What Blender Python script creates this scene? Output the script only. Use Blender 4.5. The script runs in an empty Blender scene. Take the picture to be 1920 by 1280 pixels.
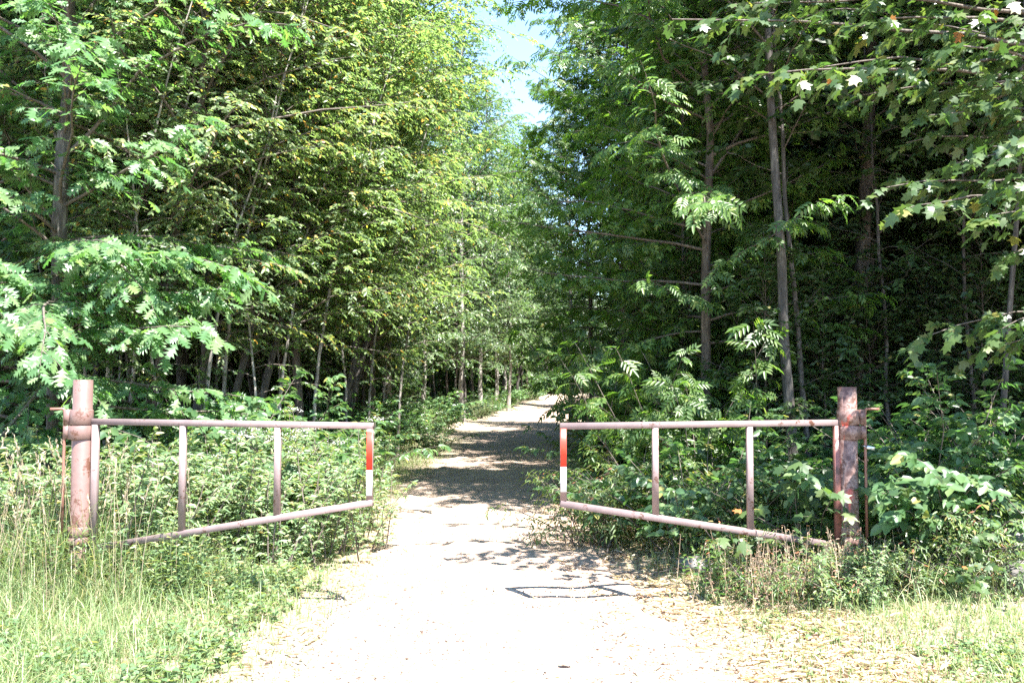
import bpy, math, random
import numpy as np
R = math.radians
PI = math.pi
scene = bpy.context.scene
col = scene.collection
RNG = np.random.default_rng(7)

# ------------------------------------------------------------------ camera
F = 1700.0          # focal length in photo pixels (1920 wide)
EYE = 1.6
PITCH = math.atan(80 / F)
cam = bpy.data.cameras.new('camera')
cam.lens = 36 * F / 1920
cam.sensor_width = 36
cam.clip_end = 2000
camo = bpy.data.objects.new('camera', cam)
camo.location = (0, 0, EYE)
camo.rotation_euler = (PI / 2 + PITCH, 0, 0)
col.objects.link(camo)
scene.camera = camo


def at(px, py, Y):
    """world point seen at photo pixel (px,py) on the plane y=Y"""
    dx, dz = (px - 960) / F, (640 - py) / F
    y = math.cos(PITCH) - dz * math.sin(PITCH)
    z = math.sin(PITCH) + dz * math.cos(PITCH)
    return np.array([dx / y * Y, Y, EYE + z / y * Y])


# ------------------------------------------------------------------ light
SUNV = np.array([0.31, -0.41, 1.0]); SUNV /= np.linalg.norm(SUNV)
elev = math.asin(SUNV[2])
sun = bpy.data.lights.new('sun', 'SUN')
sun.energy = 5.0
sun.angle = R(0.5)
sun.color = (1.0, 0.965, 0.90)
suno = bpy.data.objects.new('sun', sun)
from mathutils import Vector
suno.rotation_euler = Vector(SUNV).to_track_quat('Z', 'Y').to_euler()
suno.location = (6, -8, 20)
col.objects.link(suno)
w = bpy.data.worlds.new('World'); scene.world = w; w.use_nodes = True
nt = w.node_tree
sky = nt.nodes.new('ShaderNodeTexSky'); sky.sky_type = 'NISHITA'; sky.sun_disc = False
sky.sun_elevation = elev
sky.sun_rotation = math.atan2(SUNV[0], SUNV[1])
sky.air_density = 1.0; sky.dust_density = 0.0; sky.ozone_density = 3.0
nt.links.new(sky.outputs[0], nt.nodes['Background'].inputs[0])
nt.nodes['Background'].inputs[1].default_value = 0.105
scene.view_settings.view_transform = 'Standard'
scene.view_settings.look = 'None'
scene.view_settings.exposure = 2.5
scene.view_settings.gamma = 1
scene.render.engine = 'CYCLES'
cy = scene.cycles
cy.max_bounces = 5; cy.diffuse_bounces = 4; cy.glossy_bounces = 2
cy.transmission_bounces = 4; cy.transparent_max_bounces = 4
cy.use_denoising = False; cy.denoiser = 'OPENIMAGEDENOISE'; cy.denoising_input_passes = 'RGB_ALBEDO_NORMAL'; cy.denoising_prefilter = 'ACCURATE'
cy.sample_clamp_indirect = 4
scene.render.use_persistent_data = False


# ------------------------------------------------------------------ materials
def mat(name):
    m = bpy.data.materials.new(name); m.use_nodes = True
    return m, m.node_tree.nodes, m.node_tree.links, m.node_tree.nodes['Principled BSDF']


def ramp(ns, stops, interp='LINEAR'):
    r = ns.new('ShaderNodeValToRGB'); cr = r.color_ramp; cr.interpolation = interp
    while len(cr.elements) < len(stops): cr.elements.new(0.5)
    for e, (p, c) in zip(cr.elements, stops):
        e.position = p; e.color = (*c, 1)
    return r


def noise(ns, ls, scale, detail=4, vec=None, rough=0.55):
    n = ns.new('ShaderNodeTexNoise'); n.inputs['Scale'].default_value = scale
    n.inputs['Detail'].default_value = detail; n.inputs['Roughness'].default_value = rough
    if vec is not None: ls.new(vec, n.inputs['Vector'])
    return n


def leaf_mat(name, stops, trans=0.35, rough=0.42, tcol=None, objvar=0.25, spec=0.55):
    m, ns, ls, b = mat(name)
    g = ns.new('ShaderNodeNewGeometry')
    r = ramp(ns, stops, 'CONSTANT' if len(stops) > 3 else 'LINEAR')
    ls.new(g.outputs['Random Per Island'], r.inputs[0])
    oi = ns.new('ShaderNodeObjectInfo')
    mr = ns.new('ShaderNodeMapRange')
    mr.inputs['To Min'].default_value = 1 - objvar; mr.inputs['To Max'].default_value = 1 + objvar
    ls.new(oi.outputs['Random'], mr.inputs['Value'])
    hs = ns.new('ShaderNodeHueSaturation')
    ls.new(r.outputs[0], hs.inputs['Color']); ls.new(mr.outputs[0], hs.inputs['Value'])
    ls.new(hs.outputs[0], b.inputs['Base Color'])
    b.inputs['Roughness'].default_value = rough
    b.inputs['Specular IOR Level'].default_value = spec
    tr = ns.new('ShaderNodeBsdfTranslucent')
    h2 = ns.new('ShaderNodeMixRGB'); h2.blend_type = 'MULTIPLY'; h2.inputs[0].default_value = 1
    h2.inputs[2].default_value = (*(tcol or (2.2, 2.0, 0.9)), 1)
    ls.new(hs.outputs[0], h2.inputs[1]); ls.new(h2.outputs[0], tr.inputs['Color'])
    mx = ns.new('ShaderNodeMixShader'); mx.inputs[0].default_value = trans
    ls.new(b.outputs[0], mx.inputs[1]); ls.new(tr.outputs[0], mx.inputs[2])
    ls.new(mx.outputs[0], ns['Material Output'].inputs['Surface'])
    return m


ML = {
    'elm': leaf_mat('elm_leaf', [(0, (.11, .175, .08)), (.3, (.150, .22, .10)), (.58, (.195, .265, .12)), (.80, (.24, .295, .135)),
                                 (.955, (.34, .29, .07)), (.982, (.38, .21, .07)), (.994, (.24, .13, .06))], rough=.38, trans=.55, tcol=(1.75, 1.9, 1.0)),
    'elm_turning': leaf_mat('elm_turning_leaf', [(0, (.11, .165, .075)), (.3, (.155, .215, .09)), (.58, (.20, .255, .11)), (.80, (.28, .28, .12)),
                                 (.90, (.38, .31, .11)), (.96, (.38, .22, .08)), (.985, (.24, .13, .06))], rough=.38, trans=.5, tcol=(1.6, 1.7, .8)),
    'birch': leaf_mat('birch_leaf', [(0, (.09, .15, .07)), (.5, (.13, .195, .088)), (.85, (.175, .23, .10)), (.985, (.30, .26, .08))], rough=.36, trans=.5, tcol=(1.6, 1.8, .9)),
    'oak': leaf_mat('oak_leaf', [(0, (.065, .135, .058)), (.35, (.095, .170, .075)), (.7, (.13, .20, .09)), (.93, (.16, .22, .09))], rough=.42, trans=.42, tcol=(1.7, 2.1, .8)),
    'maple': leaf_mat('maple_leaf', [(0, (.05, .095, .034)), (.4, (.075, .122, .040)), (.8, (.105, .145, .046)), (.97, (.20, .19, .055)), (.995, (.36, .14, .05))], rough=.4, trans=.4, tcol=(1.6, 1.8, .8)),
    'ash': leaf_mat('ash_leaf', [(0, (.055, .11, .03)), (.4, (.082, .145, .038)), (.75, (.115, .18, .046)), (.95, (.17, .21, .06))], rough=.4, trans=.45, tcol=(1.9, 2.2, .7)),
    'forest': leaf_mat('forest_leaf', [(0, (.038, .075, .025)), (.4, (.055, .10, .032)), (.8, (.075, .12, .037)), (.985, (.22, .20, .06))], rough=.42, trans=.42, tcol=(1.7, 1.9, .8)),
    'shrub': leaf_mat('shrub_leaf', [(0, (.065, .13, .056)), (.4, (.098, .17, .072)), (.8, (.14, .20, .086)), (.98, (.26, .25, .08))], rough=.36, trans=.4, tcol=(1.7, 2.0, .85)),
    'bramble': leaf_mat('bramble_leaf', [(0, (.07, .13, .04)), (.4, (.11, .165, .05)), (.75, (.16, .20, .06)), (.93, (.25, .20, .08)), (.98, (.30, .13, .07))], rough=.42, trans=.4, tcol=(1.7, 1.8, .8)),
    'weed': leaf_mat('weed_leaf', [(0, (.095, .165, .075)), (.35, (.14, .215, .095)), (.7, (.19, .25, .12)), (.9, (.28, .29, .15)), (.97, (.34, .28, .17))], rough=.5, objvar=.12),
    'needle': leaf_mat('needle', [(0, (.022, .045, .018)), (1, (.04, .07, .026))], trans=.15, rough=.5),
}


def grass_mat(name, stops):
    m = leaf_mat(name, stops, trans=.4, rough=.5, tcol=(1.5, 1.5, .9), objvar=0)
    return m


M_GRASS = grass_mat('grass', [(0, (.13, .20, .08)), (.3, (.18, .25, .105)), (.6, (.24, .29, .14)), (.82, (.34, .34, .20)), (.93, (.46, .39, .26))])
M_TALL = grass_mat('tall_grass', [(0, (.13, .20, .085)), (.35, (.19, .26, .11)), (.72, (.30, .30, .17)), (.88, (.46, .38, .26))])
M_DRY = grass_mat('dry_stalk', [(0, (.34, .255, .19)), (.5, (.48, .39, .29)), (1, (.60, .51, .40))])


def bark(name, c1, c2, c3, sc=1.0):
    m, ns, ls, b = mat(name)
    tc = ns.new('ShaderNodeTexCoord'); mp = ns.new('ShaderNodeMapping')
    mp.inputs['Scale'].default_value = (7 * sc, 7 * sc, 1.3 * sc)
    ls.new(tc.outputs['Object'], mp.inputs['Vector'])
    n = noise(ns, ls, 3.2, 7, mp.outputs[0], .65)
    r = ramp(ns, [(.3, c1), (.5, c2), (.68, c3)])
    ls.new(n.outputs[0], r.inputs[0]); ls.new(r.outputs[0], b.inputs['Base Color'])
    b.inputs['Roughness'].default_value = .85
    bp = ns.new('ShaderNodeBump'); bp.inputs['Strength'].default_value = .7; bp.inputs['Distance'].default_value = .02
    ls.new(n.outputs[0], bp.inputs['Height']); ls.new(bp.outputs[0], b.inputs['Normal'])
    return m


MB_GREY = bark('grey_bark', (.03, .026, .022), (.065, .056, .05), (.16, .145, .128))
MB_BROWN = bark('brown_bark', (.035, .026, .02), (.085, .066, .053), (.18, .145, .118))
MB_PALE = bark('pale_bark', (.10, .09, .08), (.25, .225, .20), (.42, .39, .36), .8)
MB_TWIG = bark('twig_bark', (.05, .038, .03), (.10, .08, .065), (.19, .16, .14), 2)


def soil_mat():
    m, ns, ls, b = mat('verge_soil')
    tc = ns.new('ShaderNodeTexCoord')
    n1 = noise(ns, ls, .9, 5, tc.outputs['Object']); n2 = noise(ns, ls, 38, 6, tc.outputs['Object'], .7)
    n3 = noise(ns, ls, 9, 5, tc.outputs['Object'], .6)
    r1 = ramp(ns, [(.3, (.14, .12, .075)), (.5, (.27, .22, .155)), (.7, (.42, .34, .265))])
    r2 = ramp(ns, [(.3, (.12, .09, .065)), (.5, (.34, .27, .20)), (.72, (.52, .44, .36))])
    ls.new(n3.outputs[0], r1.inputs[0]); ls.new(n2.outputs[0], r2.inputs[0])
    mx = ns.new('ShaderNodeMixRGB'); mx.inputs[0].default_value = .55
    ls.new(r1.outputs[0], mx.inputs[1]); ls.new(r2.outputs[0], mx.inputs[2])
    # forest litter away from the track: darker brown floor
    at_ = ns.new('ShaderNodeAttribute'); at_.attribute_name = 'litter'
    m2 = ns.new('ShaderNodeMixRGB'); m2.inputs[2].default_value = (.085, .058, .038, 1)
    ls.new(at_.outputs['Fac'], m2.inputs[0]); ls.new(mx.outputs[0], m2.inputs[1])
    ls.new(m2.outputs[0], b.inputs['Base Color'])
    b.inputs['Roughness'].default_value = .95; b.inputs['Specular IOR Level'].default_value = .1
    bp = ns.new('ShaderNodeBump'); bp.inputs['Strength'].default_value = .8; bp.inputs['Distance'].default_value = .03
    ls.new(n2.outputs[0], bp.inputs['Height']); ls.new(bp.outputs[0], b.inputs['Normal'])
    return m


def gravel_mat():
    m, ns, ls, b = mat('road_gravel')
    tc = ns.new('ShaderNodeTexCoord')
    v = ns.new('ShaderNodeTexVoronoi'); v.inputs['Scale'].default_value = 55; ls.new(tc.outputs['Object'], v.inputs['Vector'])
    sp = ns.new('ShaderNodeSeparateColor'); ls.new(v.outputs['Color'], sp.inputs[0])
    r = ramp(ns, [(0, (.13, .09, .07)), (.14, (.27, .20, .158)), (.7, (.345, .268, .215)), (1, (.45, .375, .315))])
    ls.new(sp.outputs[0], r.inputs[0])
    n = noise(ns, ls, 1.3, 6, tc.outputs['Object'], .6)
    r2 = ramp(ns, [(.35, (.84, .80, .78)), (.6, (1.05, 1.03, 1.0))])
    ls.new(n.outputs[0], r2.inputs[0])
    mx = ns.new('ShaderNodeMixRGB'); mx.blend_type = 'MULTIPLY'; mx.inputs[0].default_value = 1
    ls.new(r.outputs[0], mx.inputs[1]); ls.new(r2.outputs[0], mx.inputs[2])
    ls.new(mx.outputs[0], b.inputs['Base Color'])
    b.inputs['Roughness'].default_value = .95; b.inputs['Specular IOR Level'].default_value = .15
    n4 = noise(ns, ls, 30, 6, tc.outputs['Object'], .7)
    bp = ns.new('ShaderNodeBump'); bp.inputs['Strength'].default_value = .5; bp.inputs['Distance'].default_value = .012
    ls.new(n4.outputs[0], bp.inputs['Height']); ls.new(bp.outputs[0], b.inputs['Normal'])
    return m


def paint_mat(name, base, rust=.5, red=False):
    m, ns, ls, b = mat(name)
    tc = ns.new('ShaderNodeTexCoord')
    n = noise(ns, ls, 9, 7, tc.outputs['Object'], .65)
    n2 = noise(ns, ls, 60, 4, tc.outputs['Object'], .6)
    dark = tuple(c * .8 for c in base)
    r = ramp(ns, [(.40, (.075, .034, .026)), (.47, base), (.58, (.31, .225, .205))] if red else [(.38, dark), (.6, base)])
    ls.new(n.outputs[0], r.inputs[0])
    ad = ns.new('ShaderNodeMath'); ad.operation = 'MULTIPLY_ADD'; ad.inputs[1].default_value = .35
    ls.new(n2.outputs[0], ad.inputs[0]); ls.new(n.outputs[0], ad.inputs[2])
    r2 = ramp(ns, [(.62 + .25 * (1 - rust) , (0, 0, 0)), (.70 + .25 * (1 - rust), (1, 1, 1))])
    ls.new(ad.outputs[0], r2.inputs[0])
    mx = ns.new('ShaderNodeMixRGB'); mx.inputs[2].default_value = (.085, .036, .022, 1)
    ls.new(r2.outputs[0], mx.inputs[0]); ls.new(r.outputs[0], mx.inputs[1])
    out = mx
    if red:
        mp = ns.new('ShaderNodeMapping'); mp.inputs['Location'].default_value = (3.1, 1.7, .4)
        mp.inputs['Scale'].default_value = (1.6, 1.6, .8)
        ls.new(tc.outputs['Object'], mp.inputs['Vector'])
        n3 = noise(ns, ls, 5.5, 4, mp.outputs[0], .5)
        r3 = ramp(ns, [(.60, (0, 0, 0)), (.66, (1, 1, 1))])
        ls.new(n3.outputs[0], r3.inputs[0])
        m3 = ns.new('ShaderNodeMixRGB'); m3.inputs[2].default_value = (.46, .07, .045, 1)
        ls.new(r3.outputs[0], m3.inputs[0]); ls.new(mx.outputs[0], m3.inputs[1]); out = m3
    ls.new(out.outputs[0], b.inputs['Base Color'])
    b.inputs['Roughness'].default_value = .48
    bp = ns.new('ShaderNodeBump'); bp.inputs['Strength'].default_value = .12; bp.inputs['Distance'].default_value = .002
    ls.new(ad.outputs[0], bp.inputs['Height']); ls.new(bp.outputs[0], b.inputs['Normal'])
    return m


def simple(name, c, rough=.5, metal=0, var=.15, sc=20):
    m, ns, ls, b = mat(name)
    tc = ns.new('ShaderNodeTexCoord'); n = noise(ns, ls, sc, 5, tc.outputs['Object'])
    r = ramp(ns, [(.35, tuple(x * (1 - var) for x in c)), (.65, tuple(min(1, x * (1 + var)) for x in c))])
    ls.new(n.outputs[0], r.inputs[0]); ls.new(r.outputs[0], b.inputs['Base Color'])
    b.inputs['Roughness'].default_value = rough; b.inputs['Metallic'].default_value = metal
    return m


M_SOIL, M_GRAVEL = soil_mat(), gravel_mat()
M_PAINT = paint_mat('gate_paint', (.225, .165, .162), .42)
M_PAINT_R = paint_mat('weathered_paint', (.17, .098, .082), .8, True)
M_PAINT_L = paint_mat('post_paint', (.185, .112, .098), .7)
M_PAINT_RED = paint_mat('reddish_paint', (.24, .095, .08), .55)
M_ROD = paint_mat('rod_paint', (.26, .12, .09), .6)
M_RED = simple('red_tape', (.62, .035, .015), .4, 0, .1, 30)
M_WHITE = simple('white_tape', (.62, .68, .74), .4, 0, .04, 30)
M_STEEL = simple('padlock_steel', (.55, .56, .58), .3, .8)
M_DARK = simple('dark_gap', (.02, .017, .015), .8)
M_ROCK = simple('boulder_stone', (.17, .155, .15), .9, 0, .55, 4)
M_PEB = leaf_mat('pebble', [(0, (.10, .075, .06)), (.4, (.25, .19, .155)), (1, (.5, .43, .37))], trans=0, rough=.9, objvar=0, spec=.1)
M_LITTER = leaf_mat('dead_leaf', [(0, (.17, .10, .07)), (.4, (.30, .19, .135)), (.7, (.42, .30, .22)), (.93, (.52, .36, .2))], trans=.2, rough=.7, objvar=.1, tcol=(1.2, 1, .7))
M_FLOWER = leaf_mat('flower', [(0, (.62, .60, .55)), (1, (.78, .77, .72))], trans=.2, rough=.7, objvar=0, tcol=(1, 1, 1))
M_YFLOWER = leaf_mat('yellow_flower', [(0, (.55, .42, .06)), (1, (.68, .55, .12))], trans=.2, rough=.7, objvar=0, tcol=(1, 1, 1))


# ------------------------------------------------------------------ mesh helpers
class Geo:
    def __init__(s): s.v = []; s.f = []; s.n = 0

    def add(s, V, faces):
        """V (n,3); faces list of int arrays (m,k)"""
        V = np.asarray(V, float).reshape(-1, 3)
        s.v.append(V)
        for fa in (faces if isinstance(faces, list) else [faces]):
            fa = np.asarray(fa, np.int64)
            if fa.size: s.f.append(fa + s.n)
        s.n += len(V)

    def mesh(s, name, material, smooth=False):
        V = np.concatenate(s.v)
        me = bpy.data.meshes.new(name)
        me.vertices.add(len(V)); me.vertices.foreach_set('co', V.astype(np.float32).ravel())
        lt = np.concatenate([np.full(len(f), f.shape[1], np.int32) for f in s.f])
        li = np.concatenate([f.ravel() for f in s.f]).astype(np.int32)
        me.loops.add(len(li)); me.loops.foreach_set('vertex_index', li)
        me.polygons.add(len(lt))
        st = np.zeros(len(lt), np.int32); st[1:] = np.cumsum(lt)[:-1]
        me.polygons.foreach_set('loop_start', st)
        try: me.polygons.foreach_set('loop_total', lt)
        except Exception: pass
        if smooth: me.polygons.foreach_set('use_smooth', np.ones(len(lt), bool))
        me.update(calc_edges=True)
        me.materials.append(material)
        return me

    def build(s, name, material, parent=None, smooth=False, loc=None, **props):
        return link(name, s.mesh(name, material, smooth), parent, loc, **props)


def link(name, data, parent=None, loc=None, **props):
    o = bpy.data.objects.new(name, data)
    col.objects.link(o)
    if parent is not None: o.parent = parent
    if loc is not None: o.location = loc
    for k, v in props.items(): o[k] = v
    return o


def thing(name, label, cat, loc=(0, 0, 0), rz=0, group=None, scale=1):
    o = bpy.data.objects.new(name, None); col.objects.link(o)
    o.location = loc; o.rotation_euler = (0, 0, rz); o.scale = (scale,) * 3
    o.empty_display_size = .2
    o['label'] = label; o['category'] = cat
    if group: o['group'] = group
    return o


def unit(a):
    return a / (np.linalg.norm(a, axis=-1, keepdims=True) + 1e-9)


def tubes(g, P, Rr, sides=3, cap=False):
    """P (T,n,3) polylines, Rr (T,n) radii"""
    P = np.asarray(P, float); Rr = np.asarray(Rr, float)
    T, n, _ = P.shape
    D = np.gradient(P, axis=1); D = unit(D)
    ref = np.where(np.abs(D[..., 2:3]) > .8, np.array([1., 0, 0]), np.array([0., 0, 1]))
    if n > 1: ref = np.repeat(ref[:, :1], n, 1)
    A = unit(np.cross(D, ref)); B = np.cross(D, A)
    ang = np.arange(sides) * 2 * PI / sides
    V = P[:, :, None] + Rr[:, :, None, None] * (np.cos(ang)[None, None, :, None] * A[:, :, None] + np.sin(ang)[None, None, :, None] * B[:, :, None])
    idx = np.arange(T * n * sides).reshape(T, n, sides)
    a = idx[:, :-1]; b = idx[:, 1:]
    q = np.stack([a, np.roll(a, -1, 2), np.roll(b, -1, 2), b], -1).reshape(-1, 4)
    fs = [q]
    if cap:
        fs += [idx[:, -1, :].reshape(-1, sides), idx[:, 0, ::-1].reshape(-1, sides)]
    g.add(V, fs)


def tube(g, pts, radii, sides=8, cap=True):
    tubes(g, np.array(pts, float)[None], np.array(radii, float)[None] * np.ones((1, len(pts))), sides, cap)


# leaf templates: (verts, [faces])
def t_ovate(w=.5, f=.10):
    return (np.array([(0, 0, 0), (.28, w / 2, f), (.68, w * .38, f * .7), (1, 0, -.06), (.68, -w * .38, f * .7), (.28, -w / 2, f)]),
            [np.array([(0, 3, 2, 1), (0, 5, 4, 3)])])


def t_oak():
    xs = [0, .14, .27, .36, .52, .58, .74, .80, .90, 1]
    ws = [0, .05, .26, .06, .40, .07, .36, .08, .17, 0]
    ex = [0, .12, .32, .34, .60, .56, .84, .78, .97, 1]
    V = [(x, 0, -.10 * x * x) for x in xs]
    n = len(xs)
    for sg in (1, -1):
        V += [(ex[i], sg * ws[i], .05 - .10 * ex[i] ** 2 - .1 * ws[i]) for i in range(1, n - 1)]
    q = []; t = []
    for k, sg in enumerate((0, 1)):
        e = lambda i: i if i in (0, n - 1) else n + k * (n - 2) + i - 1
        for i in range(n - 1):
            ids = [i, i + 1, e(i + 1), e(i)]
            u = []
            for a in ids:
                if a not in u: u.append(a)
            if k == 0: u = u[::-1]
            (q if len(u) == 4 else t).append(u)
    return np.array(V), [np.array(q), np.array(t)]


def t_maple():
    half = [(-.03, .16), (.06, .34), (.16, .50), (.26, .30), (.40, .33), (.58, .38), (.74, .50), (.66, .24), (.72, .17), (.84, .15)]
    out = [(0, 0)] + half + [(1.0, 0)] + [(x, -y) for x, y in half[::-1]]
    V = [(.34, 0, .03)] + [(x, y, .02 - .16 * ((x - .3) ** 2 + y * y)) for x, y in out]
    n = len(out)
    return np.array(V), [np.array([(0, 1 + (i + 1) % n, 1 + i) for i in range(n)])]


def t_pinnate(pairs=4):
    ov, of = t_ovate(.36, .06)
    V = []; Fq = []
    def put(x, y, ang, s):
        c, sn = math.cos(ang), math.sin(ang)
        base = sum(len(v) for v in V)
        p = ov * s
        q = np.stack([x + p[:, 0] * c - p[:, 1] * sn, y + p[:, 0] * sn + p[:, 1] * c, p[:, 2] - .12 * (p[:, 0]) ** 2 / s], 1)
        q[:, 2] -= .22 * q[:, 0] ** 2
        V.append(q); Fq.append(of[0] + base)
    for i in range(pairs):
        x = .22 + .5 * i / max(1, pairs - 1)
        for sg in (1, -1): put(x, 0, sg * 1.0, .36 - .03 * abs(i - 1.5))
    put(.72, 0, 0, .38)
    return np.concatenate(V), [np.concatenate(Fq)]


def t_rhomb(w=.55):
    return (np.array([(0, 0, 0), (.45, w / 2, .08), (1, 0, 0), (.45, -w / 2, .08)]), [np.array([(0, 2, 1), (0, 3, 2)])])


TPL = {'ovate': t_ovate(), 'narrow': t_ovate(.3, .05), 'broad': t_ovate(.62, .09), 'oak': t_oak(), 'maple': t_maple(),
       'pinnate': t_pinnate(), 'rhomb': t_rhomb(), 'trifol': t_pinnate(1), 'blade': t_ovate(.16, .03)}


def leaves(g, P, D, N, S, tpl):
    """scatter a leaf template: P base, D direction, N normal, S size"""
    tv, tf = TPL[tpl]
    D = unit(D); B = unit(np.cross(N, D)); N = np.cross(D, B)
    V = P[:, None] + S[:, None, None] * (tv[None, :, 0:1] * D[:, None] + tv[None, :, 1:2] * B[:, None] + tv[None, :, 2:3] * N[:, None])
    k = len(tv); off = (np.arange(len(P)) * k)[:, None, None]
    g.add(V, [(f[None] + off).reshape(-1, f.shape[1]) for f in tf])


def foliate(rng, gw, gl, br, tw_len=.55, tw_gap=.16, start=.18, K=9, ls=.075, tpl='ovate', droop=.25, spread=.55, twig_r=.004, flat=.45, hang=.8, outw=.75, wood=True, keep=1.0, double=True):
    """br: list of (pts (n,3), r0). adds limbs to gw, twigs to gw, leaves to gl"""
    S0, DD, LL = [], [], []
    for pts, r0 in br:
        n = len(pts)
        tubes(gw, pts[None], (r0 * (1 - .85 * np.linspace(0, 1, n)))[None] + .0015, 5 if r0 > .012 else 4)
        seg = np.linalg.norm(np.diff(pts, axis=0), axis=1); L = seg.sum(); cum = np.r_[0, np.cumsum(seg)] / L
        m = max(2, int(L * (1 - start) / tw_gap))
        u = np.sort(start + (1 - start) * (np.arange(m) + rng.random(m)) / m)
        p = np.stack([np.interp(u, cum, pts[:, k]) for k in range(3)], 1)
        d = unit(np.stack([np.interp(np.minimum(u + .05, 1), cum, pts[:, k]) for k in range(3)], 1) - np.stack([np.interp(u - .05, cum, pts[:, k]) for k in range(3)], 1))
        up = np.array([0, 0, 1.]); side = unit(np.cross(d, up)); upn = np.cross(side, d)
        sg = np.where(np.arange(m) % 2, 1., -1.)[:, None]
        a = rng.normal(0, spread * .6, (m, 1))
        td = d * rng.uniform(.45, 1.1, (m, 1)) + side * sg * rng.uniform(.6, 1.2, (m, 1)) * np.cos(a) + upn * np.sin(a) * .9
        S0.append(p); DD.append(unit(td)); LL.append(tw_len * (1.15 - .6 * u) * rng.uniform(.55, 1.25, m))
        # tip continues
        S0.append(pts[-1:]); DD.append(d[-1:]); LL.append(np.array([tw_len * .5]))
    S0 = np.concatenate(S0); DD = np.concatenate(DD); LL = np.concatenate(LL)
    if keep < 1:
        k = rng.random(len(S0)) < keep; S0, DD, LL = S0[k], DD[k], LL[k]
    T = len(S0)
    dr = droop * rng.uniform(.4, 1.6, T)
    def pos(u):
        q = S0[:, None] + DD[:, None] * (LL[:, None] * u)[..., None]
        q[..., 2] -= dr[:, None] * LL[:, None] * u ** 2
        return q
    if wood:
        u = np.tile(np.array([0, .5, 1.]), (T, 1))
        tubes(gw, pos(u), np.tile(np.array([twig_r, twig_r * .7, twig_r * .3]), (T, 1)), 3)
    u = (np.arange(K)[None] + .8 + rng.uniform(-.3, .3, (T, K))) / K
    u = np.clip(u, .08, 1.02)
    Pp = pos(u).reshape(-1, 3)
    tan = DD[:, None] * np.ones((1, K, 1)); tan = tan.copy(); tan[..., 2] -= 2 * dr[:, None] * u
    tan = unit(tan).reshape(-1, 3)
    side = unit(np.cross(tan, np.array([0, 0, 1.])))
    sg = np.tile(np.where(np.arange(K) % 2, 1., -1.), T)[:, None]
    M = len(Pp)
    D = tan * rng.uniform(.4, 1.1, (M, 1)) + side * sg * rng.uniform(.5, 1.1, (M, 1)) + np.array([0, 0, -1.]) * rng.uniform(-.1, hang, (M, 1))
    oc = Pp.copy(); oc[:, 2] = 0
    N = np.array([0, 0, 1.]) + outw * unit(oc) + rng.normal(0, flat, (M, 3))
    S = ls * rng.uniform(.6, 1.2, M)
    leaves(gl, Pp, D, N, S, tpl)
    return M


def limb(rng, p0, az, el, L, n=8, curve=-.25, wob=.2):
    """a branch polyline leaving p0"""
    pts = [np.array(p0, float)]; st = L / (n - 1)
    a, e = az, el
    for i in range(n - 1):
        a += rng.normal(0, wob); e += curve / (n - 1) + rng.normal(0, wob * .5)
        pts.append(pts[-1] + st * np.array([math.cos(e) * math.cos(a), math.cos(e) * math.sin(a), math.sin(e)]))
    return np.array(pts)


def trunk_pts(rng, H, lean=(0, 0), wob=.05, n=14, bend=0):
    z = np.linspace(0, 1, n)
    o = np.cumsum(rng.normal(0, wob, (n, 2)) * H / n * .6, 0); o -= o[0]
    o = o + np.array(lean) * (z * H)[:, None] + bend * np.outer(np.sin(z * PI), [1, .3])
    return np.column_stack([o, z * H])


def make_tree_data(seed, H=11, r=.09, base=1.5, Rm=2.3, nb=60, tpl='ovate', leafm='elm', barkm=MB_GREY, lean=(0, 0), wob=.05, el0=.55, el1=1.0, curve=-.5,
                   prof='edge', fork=0, extra=None, wood=True, **kw):
    rng = np.random.default_rng(seed)
    tp = trunk_pts(rng, H, lean, wob)
    gt, gw, gl = Geo(), Geo(), Geo()
    zz = tp[:, 2] / H
    flare = 1 + .5 * np.exp(-tp[:, 2] / .25)
    tubes(gt, tp[None], (r * (1 - .86 * zz) * flare)[None], 10 if r > .05 else 7)
    low = tp[0].copy(); low[2] = -.25
    tubes(gt, np.array([[low, tp[0]]]), np.array([[r * 1.6, r * 1.5]]), 10 if r > .05 else 7)
    br = []
    ga = rng.uniform(0, 6.28)
    for i in range(nb):
        t = base / H + (1 - base / H) * ((i + rng.random()) / nb) ** .92 * .985
        z = t * H
        p0 = np.array([np.interp(z, tp[:, 2], tp[:, k]) for k in range(2)] + [z])
        ga += 2.4 + rng.normal(0, .4)
        s = (t - base / H) / (1 - base / H)
        if prof == 'edge': L = Rm * (.62 + .55 * math.sin(PI * min(1, s * 1.05 + .05)) ** .8) * (1 - s ** 3 * .75)
        elif prof == 'cone': L = Rm * (1 - s) ** .8 + .25
        else: L = Rm * (.35 + .8 * math.sin(PI * (s * .85 + .1)))
        L *= rng.uniform(.6, 1.2)
        el = el0 + (el1 - el0) * s + rng.normal(0, .15)
        rr = max(.005, min(r * (1 - .86 * t) * .42, .007 * L + .002))
        br.append((limb(rng, p0, ga, el, L, curve=curve), rr))
    if extra: br += extra(rng, tp)
    foliate(rng, gw, gl, br, tpl=tpl, **kw)
    return dict(trunk=gt.mesh('trunk', barkm, True), branches=gw.mesh('branches', MB_TWIG if r < .12 else barkm),
                crown=gl.mesh('crown', ML[leafm]), H=H)


def place_tree(name, data, loc, rz, label, cat='tree', group=None, scale=1.0, tilt=(0, 0)):
    loc = (loc[0], loc[1], hz(loc[0], loc[1]) if len(loc) < 3 else loc[2])
    t = thing(name, label, cat, loc, rz, group, scale)
    t.rotation_euler = (tilt[0], tilt[1], rz)
    for k in ('trunk', 'branches', 'crown'):
        if data.get(k) is not None: link(k, data[k], t)
    return t


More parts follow.
